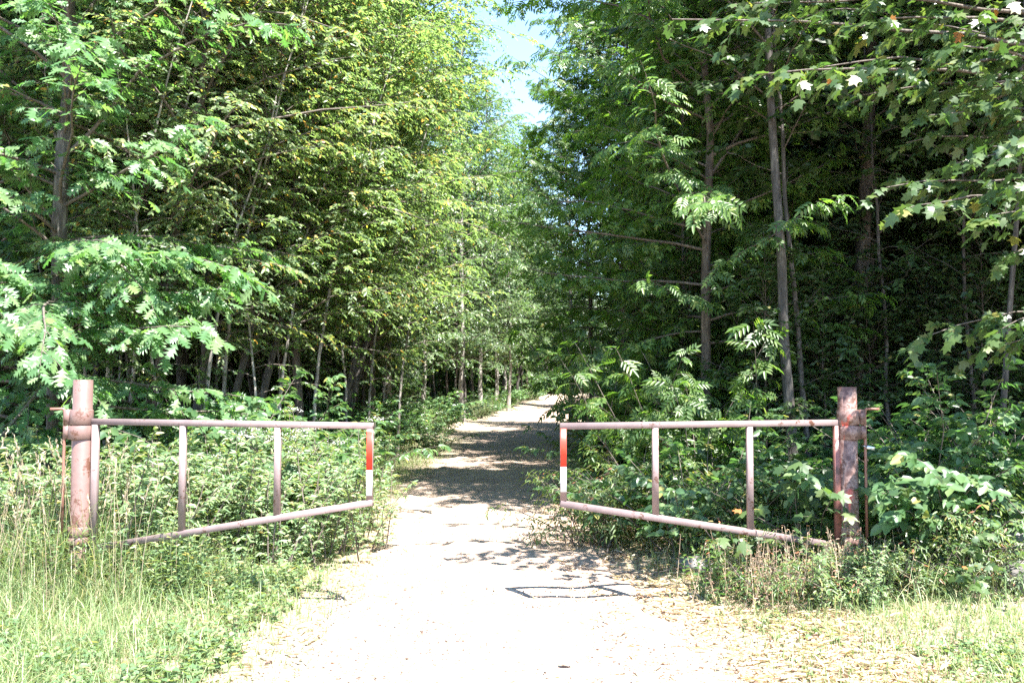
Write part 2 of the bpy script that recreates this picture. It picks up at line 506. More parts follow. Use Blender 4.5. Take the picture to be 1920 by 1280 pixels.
# ------------------------------------------------------------------ terrain
CY = np.array([-20, 0, 5, 7, 10, 12.4, 17, 25, 36, 52, 66, 75, 84, 92, 98, 104, 112.])
CX = np.array([-.05, -.05, -.03, -.12, -.25, -.45, -.35, .05, .65, 2.3, 4.0, 5.3, 7.2, 10.2, 14.5, 20, 30.])
HW = np.interp


def cx(y):
    y = np.asarray(y, float)
    return (np.interp(y - 1.2, CY, CX) + np.interp(y, CY, CX) * 2 + np.interp(y + 1.2, CY, CX)) / 4


def hw(y): return np.interp(y, [0, 4.9, 7, 9.5, 12.4, 17, 60, 100], [1.42, 1.3, 1.12, 1.14, 1.22, 1.16, 1.25, 1.5])


def sn(x, y, s, seed=0.0):
    return (np.sin(x * 1.7 * s + seed + 1.3 * np.sin(y * 1.1 * s + seed)) + np.sin(y * 1.9 * s + 2.1 * seed + 1.1 * np.sin(x * 1.3 * s))
            + .6 * np.sin((x + y) * 3.1 * s + seed) + .6 * np.sin((x - y) * 2.7 * s + 3 * seed)) / 3.2


def edge(x, y): return np.abs(x - cx(y)) - hw(y)


def hz(x, y):
    x = np.asarray(x, float); y = np.asarray(y, float)
    e = edge(x, y)
    off = np.clip(e / 2.0, 0, 1)
    off = off * off * (3 - 2 * off)
    z = .10 * sn(x, y, .35, 2) * off + .035 * sn(x, y, 1.6, 5) * off + .10 * off * (x > 0) + .03 * off
    z = z + .55 * np.clip((y - 52) / 30, 0, 1) ** 1.3
    z = z + .012 * sn(x, y, .8, 1)
    r = z
    return float(r) if r.ndim == 0 else r


def grid_mesh(name, xs, ys, zf, material, **props):
    X, Y = np.meshgrid(xs, ys)
    V = np.stack([X, Y, zf(X, Y)], -1).reshape(-1, 3)
    nx, ny = len(xs), len(ys)
    i = np.arange(nx * ny).reshape(ny, nx)
    q = np.stack([i[:-1, :-1], i[:-1, 1:], i[1:, 1:], i[1:, :-1]], -1).reshape(-1, 4)
    g = Geo(); g.add(V, q)
    o = g.build(name, material, smooth=True, **props)
    return o, X, Y


xs = np.unique(np.concatenate([-np.geomspace(9, 400, 40), np.arange(-9, 9.01, .12), np.geomspace(9, 400, 40)]))
ys = np.unique(np.concatenate([-np.geomspace(2, 300, 20), np.arange(-2, 18, .12), np.arange(18, 60, .5), np.geomspace(60, 600, 60)]))
def ground_z(X, Y):
    e = edge(X, Y)
    return hz(X, Y) - .05 * np.clip((-e - .0) / .3, 0, 1)
go, X, Y = grid_mesh('ground', xs, ys, ground_z, M_SOIL, kind='structure')
att = go.data.attributes.new('litter', 'FLOAT', 'POINT')
e = edge(X, Y)
lit = np.clip((e - 2.0) / 1.6 + .25 * sn(X, Y, 1.2, 3), 0, 1) * np.clip((Y - 7) / 2.5, 0, 1)
att.data.foreach_set('value', lit.ravel().astype(np.float32))

# road: a sheet whose ragged edges dive under the verge
ry = np.unique(np.concatenate([np.arange(-6, 20, .10), np.arange(20, 60, .4), np.arange(60, 112, .8)]))
ru = np.linspace(-1.22, 1.22, 61)
U, YY = np.meshgrid(ru, ry)
XX = cx(YY) + U * hw(YY)
rag = .10 * sn(XX * 1.0, YY, 2.2, 4) + .06 * sn(XX, YY, 6.1, 9) + RNG.normal(0, .02, XX.shape)
inner = (1.0 - np.abs(U)) * hw(YY) + rag
ruts = -.018 * np.exp(-((np.abs(U) - .55) / .16) ** 2) + .012 * sn(XX, YY, 2.5, 8) + .006 * sn(XX, YY, 7.5, 3)
# low undulations across the track in front of the gate
ruts += .018 * np.sin(YY * 5.2 + 1.2 * np.sin(XX * 2)) * np.exp(-((YY - 8.6) / 1.6) ** 2) * (XX > -.6)
ZZ = hz(XX, YY) + .022 + ruts * np.clip(inner / .3, 0, 1) - .075 * np.clip(1 - inner / .16, 0, 1)
i = np.arange(XX.size).reshape(XX.shape)
q = np.stack([i[:-1, :-1], i[:-1, 1:], i[1:, 1:], i[1:, :-1]], -1).reshape(-1, 4)
g = Geo(); g.add(np.stack([XX, YY, ZZ], -1).reshape(-1, 3), q)
g.build('road', M_GRAVEL, smooth=True, kind='structure')


def road_z(x, y):
    return hz(x, y) + .02


# ------------------------------------------------------------------ gates
def box_bar(g, a, b, t, wd=None):
    """square bar from a to b, t thick, pointing; slightly bevelled octagon profile"""
    a = np.array(a, float); b = np.array(b, float); wd = wd or t
    d = unit(b - a); ref = np.array([0, 1., 0]) if abs(d[1]) < .8 else np.array([0, 0, 1.])
    s = unit(np.cross(d, ref)); n = np.cross(s, d)
    c = .09
    prof = [(-.5 + c, -.5), (.5 - c, -.5), (.5, -.5 + c), (.5, .5 - c), (.5 - c, .5), (-.5 + c, .5), (-.5, .5 - c), (-.5, -.5 + c)]
    V = [p + s * u * t + n * v * wd for p in (a, b) for u, v in prof]
    q = [(i, (i + 1) % 8, 8 + (i + 1) % 8, 8 + i) for i in range(8)]
    g.add(V, [np.array(q), np.array([tuple(range(7, -1, -1)), tuple(range(8, 16))])])


def bar(name, a, b, t, m, parent, wd=None, **pr):
    g = Geo(); box_bar(g, a, b, t, wd); return g.build(name, m, parent, **pr)


def cyl(g, c, r, z0, z1, sides=28, r2=None, bev=.004):
    r2 = r2 or r
    pts = [(c[0], c[1], z0), (c[0], c[1], z0 + bev), (c[0], c[1], z1 - bev), (c[0], c[1], z1)]
    tubes(g, np.array([pts]), np.array([[r - bev, r, r2, r2 - bev]]), sides, True)


YG = 6.8
def make_gate(side, label_g, label_p):
    L = side < 0
    ppx = 152 if L else 1591
    pc = at(ppx, 900, YG); X0 = pc[0]
    ztop = at(ppx, 712 if L else 725, YG)[2]
    ground = hz(X0, YG)
    s = side                                       # outward direction
    pm = M_PAINT_L if L else M_PAINT_R
    post = thing('gate_post', label_p, 'gate post', (X0, YG, ground))
    zb = -ground
    g = Geo(); r = .069
    # hollow pipe: outer wall, rim, inner wall
    n = 32; ang = np.arange(n) * 2 * PI / n
    rings = [(r * 1.0, -.3), (r, ztop + zb - .002), (r - .002, ztop + zb), (r - .009, ztop + zb), (r - .009, ztop + zb - .4)]
    V = np.array([[(rr * math.cos(a), rr * math.sin(a), z) for a in ang] for rr, z in rings]).reshape(-1, 3)
    idx = np.arange(len(V)).reshape(len(rings), n)
    a_, b_ = idx[:-1], idx[1:]
    g.add(V, np.stack([a_, np.roll(a_, -1, 1), np.roll(b_, -1, 1), b_], -1).reshape(-1, 4))
    g.build('pipe', pm, post, smooth=True)
    zc = lambda py: at(ppx, py, YG)[2] + zb
    g = Geo(); cyl(g, (s * .006, 0), .082, zc(795.5), zc(768)); g.build('collar', pm, post, smooth=False)
    g = Geo()
    box_bar(g, (s * .100, -.01, zc(796)), (s * .100, -.01, zc(767)), .044, .07)
    g.build('lock_lug', pm, post)
    # rod with bent handle, passing the lugs
    rod = Geo()
    hx = s * .118
    pts = [(hx, -.03, zc(1005)), (hx, -.03, zc(900)), (hx, -.03, zc(775)), (hx + s * .004, -.03, zc(768.5)), (hx + s * .014, -.03, zc(766)), (hx + s * .105, -.035, zc(766))]
    tube(rod, pts, .0105, 10)
    ro = rod.build('lock_rod', M_ROD, post, smooth=False)
    g = Geo(); cyl(g, (s * .004, 0), .079, zc(1003), zc(986)); g.build('collar', pm, post)
    if not L:
        pl = Geo(); z = zc(838)
        box_bar(pl, (hx + .0, -.055, z + .006), (hx + .055, -.06, z - .008), .026, .02)
        k = pl.build('padlock', M_STEEL, post)
        sh = Geo(); tube(sh, [(hx + .004, -.05, z + .0), (hx - .014, -.048, z + .012), (hx - .022, -.03, z + .012), (hx - .014, -.012, z + .01), (hx + .012, -.03, z + .012)], .004, 6)
        sh.build('shackle', M_STEEL, k)
    # the swinging leaf
    hpx, epx = (180, 694) if L else (1568, 1056)
    YE = 6.56
    Hp = at(hpx, 790, YG); E = at(epx, 798, YE)
    hT = at(hpx, 790 if L else 792, YG)[2]; eT = at(epx, 798 if L else 798.5, YE)[2]
    eB = at(epx, 941 if L else 943, YE)[2]; mid = .684
    mB = at(hpx + (epx - hpx) * (1 - mid), 1000 if L else 997, YG + (YE - YG) * (1 - mid))[2]
    hB = eB + (mB - eB) / mid
    gt = thing('swing_gate', label_g, 'gate', (X0, YG, ground))
    def W(f, z):  # f=0 hinge .. 1 free end
        return np.array([Hp[0] + (E[0] - Hp[0]) * f - X0, (YE - YG) * f, z + zb])
    T = .046
    zt = lambda f: hT + (eT - hT) * f
    zb_ = lambda f: hB + (eB - hB) * f
    ux = unit(W(1, 0) - W(0, 0)) * T / 2
    pg = M_PAINT
    bar('top_rail', W(0, zt(0)) - ux * 1.0, W(1, zt(1)) + ux * 1.0, T, pg, gt)
    bar('bottom_rail', W(0, zb_(0)) + ux, W(1, zb_(1)) + ux * 1.0, T, pg, gt)
    o = bar('hinge_bar', W(0, zb_(0) - .03), W(0, zt(0) - T / 2 + .001), T * 1.02, pg if L else M_PAINT_RED, gt)
    if not L: o['label'] = 'reddish rust-streaked upright beside the post'
    for f in (.327, .672) if not L else (.672, .327):
        bar('upright', W(f, zb_(f) + T / 2 - .002), W(f, zt(f) - T / 2 + .001), T * .98, pg, gt)
    bar('end_bar', W(1, zb_(1) + T / 2 - .002), W(1, zt(1) - T / 2 + .001), T * .98, pg, gt)
    # reflective strips, thin plates on the camera face of the end bar
    zr = lambda py: at(epx, py, YE)[2]
    nrm = np.array([0, -T / 2 - .0015, 0])
    for nm, p0, p1, m in (('red_reflector', (808.5 if L else 803), (880.5 if L else 874), M_RED), ('white_reflector', (881 if L else 874.5), (928 if L else 921), M_WHITE)):
        a = W(1, zr(p0)) + nrm; b = W(1, zr(p1)) + nrm
        bar(nm, a, b, T * .94, m, gt, wd=.003)
    g = Geo(); cyl(g, (s * .012, 0), .086, zc(823), zc(797.5)); g.build('hinge_sleeve', pm, gt)
    g = Geo(); box_bar(g, (s * .104, -.01, zc(822)), (s * .104, -.01, zc(798)), .04, .066); g.build('lock_lug', pm, gt)
    g = Geo(); box_bar(g, (-s * .07, 0, zc(812)), W(0, zt(0) - .10) , .04, .012); g.build('hinge_plate', pm, gt)
    g = Geo(); cyl(g, (s * .006, 0), .084, zc(1020), zc(1006)); g.build('hinge_sleeve', pm, gt)
    return post, gt


make_gate(-1, 'pale pinkish brown steel gate leaf rising from weeds at left of the track',
          'evenly painted pinkish steel pipe post standing in tall grass at the left')
make_gate(1, 'steel gate leaf with reddish hinge bar and dappled shade at right of the track',
          'rust stained pipe post with orange paint blotches and a padlock at the right')

exec_after = []
# ------------------------------------------------------------------ tree kinds
T = {}
elm_kw = dict(tpl='ovate', ls=.076, tw_len=.66, tw_gap=.088, K=15, droop=.4, start=.08, flat=.5, hang=.7, twig_r=.003, outw=1.0, keep=.8)
T['elm4'] = make_tree_data(14, H=11.5, r=.075, base=2.0, Rm=2.4, nb=104, barkm=MB_BROWN, lean=(.06, 0), wob=.11, **{**elm_kw, 'leafm': 'elm_turning'})
T['elm1'] = make_tree_data(11, H=11.5, r=.085, base=2.1, Rm=2.5, nb=112, barkm=MB_BROWN, lean=(.03, 0), wob=.10, **elm_kw)
T['elm2'] = make_tree_data(12, H=12.5, r=.075, base=2.5, Rm=2.4, nb=112, barkm=MB_GREY, lean=(.08, .0), wob=.12, **elm_kw)
T['elm3'] = make_tree_data(13, H=10.0, r=.06, base=1.9, Rm=2.2, nb=96, barkm=MB_GREY, lean=(.10, .02), wob=.14, **elm_kw)
bir_kw = dict(tpl='broad', ls=.075, tw_len=.55, tw_gap=.10, K=12, droop=.5, start=.08, leafm='birch', flat=.55, hang=.9, twig_r=.003)
T['birch1'] = make_tree_data(21, H=14, r=.09, base=1.8, Rm=2.2, nb=120, barkm=MB_PALE, lean=(.02, 0), wob=.06, **bir_kw)
T['birch2'] = make_tree_data(22, H=12.5, r=.07, base=1.6, Rm=2.0, nb=110, barkm=MB_PALE, lean=(-.03, 0), wob=.08, **bir_kw)
T['ash1'] = make_tree_data(31, H=12.5, r=.075, base=1.9, Rm=2.6, nb=92, barkm=MB_BROWN, lean=(-.035, 0), wob=.10, tpl='pinnate', ls=.235, tw_len=.48, tw_gap=.135, K=5, twig_r=.003,
                           droop=.15, start=.12, leafm='ash', flat=.38, el0=.15, el1=.9, curve=-.15)
T['ash2'] = make_tree_data(32, H=10, r=.05, base=.9, Rm=1.9, nb=70, barkm=MB_GREY, tpl='pinnate', ls=.22, tw_len=.44, tw_gap=.135, K=5, twig_r=.003,
                           droop=.2, start=.12, leafm='ash', flat=.38, el0=.2, el1=1.0, curve=-.2)
for_kw = dict(tpl='rhomb', ls=.15, tw_len=.8, tw_gap=.14, K=13, droop=.25, start=.12, leafm='forest', twig_r=.005, prof='crown', flat=.6, hang=1.0)
T['forest1'] = make_tree_data(41, H=15, r=.11, base=3.6, Rm=2.9, nb=78, barkm=MB_GREY, wob=.06, **for_kw)
T['forest2'] = make_tree_data(42, H=14, r=.085, base=2.6, Rm=2.7, nb=76, barkm=MB_BROWN, wob=.08, lean=(.03, 0), **for_kw)
T['forest3'] = make_tree_data(43, H=13, r=.06, base=2.0, Rm=2.5, nb=72, barkm=MB_GREY, wob=.11, lean=(-.03, .02), **for_kw)
T['pole1'] = make_tree_data(44, H=9, r=.035, base=2.6, Rm=1.3, nb=40, barkm=MB_GREY, wob=.14, lean=(.05, 0), tpl='rhomb', ls=.12, tw_len=.5, tw_gap=.14, K=9, leafm='forest')
T['pole2'] = make_tree_data(45, H=7, r=.026, base=1.6, Rm=1.2, nb=40, barkm=MB_PALE, wob=.16, lean=(-.09, 0), tpl='ovate', ls=.09, tw_len=.45, tw_gap=.12, K=9, leafm='birch')
T['pole3'] = make_tree_data(47, H=8, r=.03, base=2.0, Rm=1.2, nb=36, barkm=MB_PALE, wob=.18, lean=(.16, .03), tpl='ovate', ls=.09, tw_len=.45, tw_gap=.12, K=9, leafm='elm')
T['young'] = make_tree_data(48, H=5.2, r=.03, base=.4, Rm=1.5, nb=60, barkm=MB_BROWN, wob=.12, tpl='rhomb', ls=.12, tw_len=.5, tw_gap=.11, K=10, leafm='forest', flat=.6)
T['hemlock'] = make_tree_data(46, H=12, r=.11, base=.5, Rm=2.6, nb=120, barkm=MB_BROWN, wob=.03, prof='cone', el0=-.05, el1=.3, curve=-.25, tpl='narrow', ls=.15, tw_len=.6,
                              tw_gap=.09, K=11, droop=.3, start=.06, leafm='needle')


# ------------------------------------------------------------------ hero trees
# left near oak with lobed leaves
def oak_extra(rng, tp):
    br = []
    for (az, el, L, z) in ((-.6, .25, 2.6, 1.9), (-1.1, .3, 2.2, 2.1), (.0, .1, 2.2, 1.7), (-1.5, .15, 2.2, 2.7), (-.7, .0, 2.4, 1.45), (-2.0, .3, 2.3, 2.3), (-.35, .2, 2.1, 2.6),
                           (-.2, -.1, 1.9, 1.3), (-.9, .05, 2.8, 1.9), (-1.25, .1, 2.6, 2.4), (-.45, .35, 2.5, 2.9), (-1.7, .4, 2.4, 3.3), (.2, .3, 2.2, 2.4), (-.6, .5, 2.5, 3.6), (-1.35, -.1, 2.3, 1.7), (.15, -.1, 2.0, 1.5), (-1.2, -.15, 1.8, 1.3), (-2.4, .0, 2.3, 1.5), (-.3, -.25, 1.5, .9), (-1.8, -.2, 1.7, 1.1), (-.9, .3, 1.9, 3.0)):
        p0 = np.array([np.interp(z, tp[:, 2], tp[:, k]) for k in range(2)] + [z])
        br.append((limb(rng, p0, az, el, L, curve=-.35), .022))
    return br


T['oak'] = make_tree_data(51, H=11, r=.11, base=1.5, Rm=2.4, nb=70, barkm=MB_GREY, lean=(.02, 0), wob=.09, leafm='oak', tpl='oak', ls=.165, tw_len=.5, tw_gap=.115, K=8, droop=.3,
                          start=.12, flat=.5, extra=oak_extra, twig_r=.005)
place_tree('oak_tree', T['oak'], (-5.05, 10.0), 0, 'near oak with big lobed leaves behind the left gate post')
place_tree('oak_tree', T['oak'], (-7.0, 12.2), 2.1, 'oak partly hidden at the extreme left edge of the wood', scale=1.08)

HERO = [  # kind, px at base, distance, rz, label, scale
    ('elm_tree', 'elm4', 300, 11.6, .3, 'elm with thick brown trunk just right of the near oak', 1.0),
    ('elm_tree', 'elm2', 345, 12.6, .0, 'grey trunked elm rising behind first upright of the left gate', 1.0),
    ('elm_tree', 'elm3', 408, 13.2, .5, 'slanting elm leaning right, left one of the leaning pair', 1.0),
    ('elm_tree', 'elm3', 462, 13.9, -.2, 'slanting elm leaning right, right one of the leaning pair', 1.07),
    ('elm_tree', 'elm4', 545, 14.4, 2.2, 'yellowing elm behind second upright of the left gate', 1.0),
    ('elm_tree', 'elm2', 632, 16.2, .25, 'yellow flecked elm between second upright and free end of left gate', 1.0),
    ('elm_tree', 'elm3', 640, 17.8, .1, 'bright elm leaning over the track above the left gate tip', 1.22),
    ('elm_tree', 'elm4', 700, 20.5, 3.6, 'elm on the left verge where the track first narrows', 1.05),
    ('birch_tree', 'birch1', 730, 24, 0, 'birch on left verge, nearest of the tall ones rimming the sky gap', 1.0),
    ('birch_tree', 'birch2', 795, 30, 1.0, 'birch on left verge, farther one beside the lower sky gap', 1.1),
    ('ash_tree', 'ash1', 1322, 12.0, 0, 'ash with slim brown leaning trunk right of the track', 1.0),
    ('ash_tree', 'ash2', 1238, 14.6, 1.2, 'young ash overhanging right edge of the track beyond the gate', .85),
    ('ash_tree', 'ash2', 1285, 13.2, 4.1, 'young ash just left of the leaning ash trunk', .8),
    ('ash_tree', 'ash2', 1390, 13.4, 5.2, 'young ash between the leaning ash and the straight grey trunk', .85),
    ('ash_tree', 'ash1', 1168, 19.0, 2.0, 'ash behind the leaning ash, crown edging the sky gap', 1.0),
    ('ash_tree', 'ash1', 1108, 24.5, 2.6, 'small ash on the right verge near the second shadow band', 1.0),
    ('birch_tree', 'birch1', 1072, 34, 2.0, 'dark birch on right verge bounding the sky gap', 1.0),
]
for nm, k, px, d, rz, lab, sc in HERO:
    place_tree(nm, T[k], (at(px, 720, d)[0], d), rz, lab, scale=sc)

# pale leaning saplings along the left wood edge
for i, (px, d) in enumerate(((182, 10.9), (214, 11.3), (262, 12.2), (318, 11.0), (388, 11.9), (432, 12.6), (486, 12.1), (520, 13.6), (592, 14.2), (655, 15.5), (700, 16.8), (745, 19))):
    x = at(px, 720, d)[0]; pts_pre = (x, d)
    place_tree('sapling', T['pole3' if i % 3 else 'pole2'], (x, d), [0.2, -.4, 5.9, .6][i % 4], 'pale barked sapling along the sunlit front of the wood left of the track', group='pale saplings at the front of the left wood', scale=.9 + .08 * (i % 3))
# straight bare-trunked trees on the right
T['straight'] = make_tree_data(61, H=13, r=.068, base=4.6, Rm=2.3, nb=48, barkm=MB_GREY, lean=(-.035, 0), wob=.03, **for_kw)
T['thin'] = make_tree_data(62, H=10, r=.04, base=3.8, Rm=1.5, nb=34, barkm=MB_GREY, lean=(-.06, 0), wob=.05, **for_kw)
T['wide'] = make_tree_data(63, H=13, r=.14, base=4.4, Rm=2.6, nb=50, barkm=MB_BROWN, lean=(.055, 0), wob=.05, **for_kw)
for k, px, d, rz, lab in (('straight', 1484, 10.8, 0, 'straight grey trunk rising bare between right gate and the dark wood'),
                          ('thin', 1520, 11.3, 0, 'thin slanting trunk just right of the straight grey trunk'),
                          ('wide', 1596, 13.5, 0, 'broad brown trunk in deep shade behind the right post'),
                          ('thin', 1862, 10.6, 2.4, 'thin dark trunk behind the maple sprays near right picture edge')):
    place_tree('forest_tree', T[k], (at(px, 720, d)[0], d), rz, lab)

# ---- overhanging maple at right (trunk just outside the frame)
def maple():
    rng = np.random.default_rng(71)
    x0, y0 = 4.75, 6.9
    root = thing('maple_tree', 'maple reaching in from the right with sprays above the rusty post', 'tree', (x0, y0, hz(x0, y0)))
    tp = trunk_pts(rng, 7.5, (-.02, -.02), .05)
    g = Geo(); zz = tp[:, 2] / 7.5
    tubes(g, tp[None], (.10 * (1 - .8 * zz) * (1 + .4 * np.exp(-tp[:, 2] / .25)))[None], 12)
    g.build('trunk', MB_GREY, root, smooth=True)
    gw, gl = Geo(), Geo(); br = []
    def to(px, py, Y, z0, r, n=9, sag=.12):
        a = np.array([np.interp(z0, tp[:, 2], tp[:, 0]), np.interp(z0, tp[:, 2], tp[:, 1]), z0])
        b = at(px, py, Y) - np.array([x0, y0, 0])
        u = np.linspace(0, 1, n)[:, None]
        p = a + (b - a) * u + np.array([0, 0, 1]) * sag * np.sin(u * PI) + rng.normal(0, .025, (n, 3)) * np.sin(u * PI)
        br.append((p, r))
    # high bough along the top of the picture
    for px, py, Y, z0 in ((1260, 60, 6.3, 3.9), (1420, 165, 6.0, 3.7), (1380, 30, 6.6, 4.2), (1540, 150, 6.3, 3.8), (1650, 60, 6.0, 4.0), (1500, -40, 6.2, 4.4), (1700, -30, 5.9, 4.5),
                          (1330, -60, 6.6, 4.6), (1800, 110, 6.1, 3.6), (1620, 200, 6.8, 3.7)):
        to(px, py, Y, z0, .020)
    for px, py, Y, z0 in ((1230, -90, 6.4, 4.9), (1300, -170, 7.0, 5.2), (1180, -190, 6.9, 5.4), (1400, -120, 7.4, 5.0), (1250, -260, 7.8, 5.8), (1350, -230, 6.4, 5.6)):
        to(px, py, Y, z0, .022)
    # middle sprays
    for px, py, Y, z0 in ((1665, 375, 6.3, 2.9), (1720, 410, 6.0, 2.8), (1790, 330, 6.4, 3.1), (1700, 290, 6.7, 3.2), (1850, 430, 6.0, 2.6), (1745, 240, 6.3, 3.3), (1880, 380, 6.2, 2.8),
                          (1830, 220, 6.5, 3.2), (1900, 500, 6.3, 2.5), (1860, 300, 6.0, 3.0)):
        to(px, py, Y, z0, .014)
    for px, py, Y, z0 in ((1750, 650, 6.4, 2.0), (1880, 640, 6.3, 2.1), (1830, 690, 6.8, 1.9)):
        to(px, py, Y, z0, .010)
    for i in range(16):
        z0 = rng.uniform(3.6, 7.2); az = rng.uniform(-1.6, 2.2)
        a = np.array([np.interp(z0, tp[:, 2], tp[:, 0]), np.interp(z0, tp[:, 2], tp[:, 1]), z0])
        br.append((limb(rng, a, az, .3 + rng.normal(0, .15), 2.0), .018))
    foliate(rng, gw, gl, br, tw_len=.40, tw_gap=.10, start=.34, K=8, ls=.09, tpl='maple', droop=.35, flat=.6, twig_r=.0025, keep=.8, outw=.4)
    gw.build('branches', MB_TWIG, root); gl.build('crown', ML['maple'], root)


maple()

# ------------------------------------------------------------------ the wood behind
rng = np.random.default_rng(99)
pts = [(-5.05, 10.0), (-7.0, 12.2), (4.75, 6.9)] + [(at(px, 720, d)[0], d) for _, _, px, d, _, _, _ in HERO]


def scatter(n, x0, x1, y0, y1, mind, cond):
    out = []
    for _ in range(n * 60):
        if len(out) >= n: break
        x, y = rng.uniform(x0, x1), rng.uniform(y0, y1)
        if not cond(x, y): continue
        if any((x - a) ** 2 + (y - b) ** 2 < mind ** 2 for a, b in pts): continue
        pts.append((x, y)); out.append((x, y))
    return out


def inview(x, y, m=2.5): return abs(x) < y * .58 + m
for (side, lab, labp) in ((-1, 'slender forest tree deep inside the wood left of the track', 'skinny sapling pole among the trunks left of the track'),
                          (1, 'slender forest tree in the dark wood right of the track', 'skinny sapling pole in the dark wood right of the track')):
    xr = (-26, -2.2) if side < 0 else (2.6, 26)
    c = lambda x, y: inview(x, y, 4 if side > 0 else 2) and edge(x, y) > (1.9 if side < 0 else 3.3) and (y > (12.5 if side < 0 else 15.5))
    near = scatter(70 if side < 0 else 52, xr[0], xr[1], 12.5, 30, 1.55, c)
    for x, y in near:
        k = random.Random(int(x * 100 + y * 1000)).choice(['forest1', 'forest2', 'forest3', 'forest3'])
        place_tree('forest_tree', T[k], (x, y), rng.uniform(0, 6.28), lab, group='tall forest trees %s of the track' % ('left' if side < 0 else 'right'), scale=rng.uniform(.85, 1.1))
    far = scatter(48, -38 if side < 0 else 2.6, -2.2 if side < 0 else 38, 30, 62, 2.4, lambda x, y: inview(x, y, 2) and edge(x, y) > (2.2 if side < 0 else 4.2))
    for x, y in far:
        k = random.Random(int(x * 100 + y * 1000)).choice(['forest1', 'forest2', 'forest3'])
        place_tree('forest_tree', T[k], (x, y), rng.uniform(0, 6.28), lab, group='tall forest trees %s of the track' % ('left' if side < 0 else 'right'), scale=rng.uniform(.85, 1.15))
    poles = scatter(34 if side < 0 else 10, xr[0] * .6, xr[1] * .6 if side > 0 else -2.4, 10.8, 24, .8, lambda x, y: inview(x, y, 0) and edge(x, y) > 1.9)
    for x, y in poles:
        place_tree('sapling', T[random.Random(int(x * 77 + y * 1000)).choice(['pole1', 'pole2', 'pole3', 'pole3'] if side < 0 else ['pole1'])], (x, y), rng.uniform(0, 6.28), labp,
                   group='sapling poles %s of the track' % ('left' if side < 0 else 'right'), scale=rng.uniform(.8, 1.2))
for x, y in ((3.2, 11.4), (4.1, 12.0), (2.6, 12.9), (3.6, 13.6), (5.0, 12.6), (6.1, 11.8), (7.2, 12.6), (2.9, 15.5)):
    pts.append((x, y)); place_tree('young_tree', T['young'], (x, y), x * 3, 'leafy young understorey tree between the trunks right of the track', group='understorey trees right of the track', scale=.62 + .1 * (y % .5))
for side in (-1, 1):
    for x, y in scatter(30 if side < 0 else 46, -20 if side < 0 else 3.2, -3.0 if side < 0 else 20, 15 if side < 0 else 12.5, 34, 1.0, lambda x, y: inview(x, y, 1) and edge(x, y) > (2.2 if side < 0 else 3.0)):
        place_tree('young_tree', T['young'], (x, y), rng.uniform(0, 6.28), 'leafy young understorey tree between the trunks %s of the track' % ('left' if side < 0 else 'right'),
                   group='understorey trees %s of the track' % ('left' if side < 0 else 'right'), scale=rng.uniform(.6, 1.0))
hem = scatter(26, 4.2, 16, 12.6, 27, 1.2, lambda x, y: inview(x, y, 3))
for x, y in hem:
    place_tree('hemlock_tree', T['hemlock'], (x, y), rng.uniform(0, 6.28), 'dark hemlock with needled boughs inside the shaded right hand wood', group='hemlocks in the right hand wood', scale=rng.uniform(.8, 1.1))
# right-hand trees outside the frame that shade the wood edge
for i, (x, y) in enumerate(((7.2, 7.6), (9.3, 9.2), (6.6, 10.6), (8.6, 12.0), (11.5, 13.5), (12.5, 10.5))):
    place_tree('forest_tree', T[['forest2', 'forest3', 'forest1'][i % 3]], (x, y), i * 1.3, 'slender forest tree in the dark wood right of the track', group='tall forest trees right of the track')
# end of the track
for i, (x, y) in enumerate(((-1.5, 44), (-.2, 52), (.3, 60), (-1.0, 57), (-2.0, 37), (.6, 66), (-.6, 72), (1.4, 78), (-2.6, 50), (2.4, 86), (4.2, 92), (7, 100), (1.0, 82), (10, 108), (14, 112), (5.5, 101), (7.5, 106), (2.2, 99), (3, 112), (6.5, 113), (9, 104), (-3, 92), (10.8, 70), (8.4, 56), (12.5, 78), (7.4, 48), (12, 88), (4, 108), (18, 96), (0, 104), (-5, 76))):
    place_tree('birch_tree', T[['birch1', 'birch2', 'forest3'][i % 3]], (x, y), i * 1.7, 'far tree lining the end of the track under the sky gap', group='far trees at the end of the track', scale=1.25 + .06 * (i % 5))

# far wood mass beyond everything: leaf clusters and trunks in one object
def far_wood():
    rng = np.random.default_rng(5)
    g = Geo(); gt = Geo()
    n = 520
    P = []
    while len(P) < n:
        a = rng.uniform(-.85, .85); r_ = rng.uniform(62, 95)
        x, y = math.sin(a) * r_, math.cos(a) * r_
        if edge(x, y) < 3 and y < 112: continue
        P.append((x, y))
    for y_ in (114, 120, 127):
        for x in np.arange(-34, 50, 2.0): P.append((x + rng.normal(0, .5), y_ + rng.uniform(-2, 2)))
    P = np.array(P); H = rng.uniform(12, 17, len(P))
    tubes(gt, np.stack([np.column_stack([P, np.zeros(len(P))]), np.column_stack([P, H])], 1), np.tile([.12, .03], (len(P), 1)), 5)
    K = 330
    c = np.repeat(np.column_stack([P, H * .5]), K, 0)
    d = unit(rng.normal(0, 1, (len(c), 3))) * (rng.random((len(c), 1)) ** .35)
    c += d * np.column_stack([np.full(len(c), 2.6), np.full(len(c), 2.6), np.repeat(H * .52, K)])
    M = len(c)
    leaves(g, c, rng.normal(0, 1, (M, 3)), np.array([0, 0, 1.]) + rng.normal(0, .6, (M, 3)), rng.uniform(.5, .95, M), 'rhomb')
    o = g.build('distant_wood', ML['forest'], kind='stuff', label='far-off wood reading as one green mass behind all the trees', category='wood')
    gt.build('trunks', MB_GREY, o, kind='stuff')


far_wood()


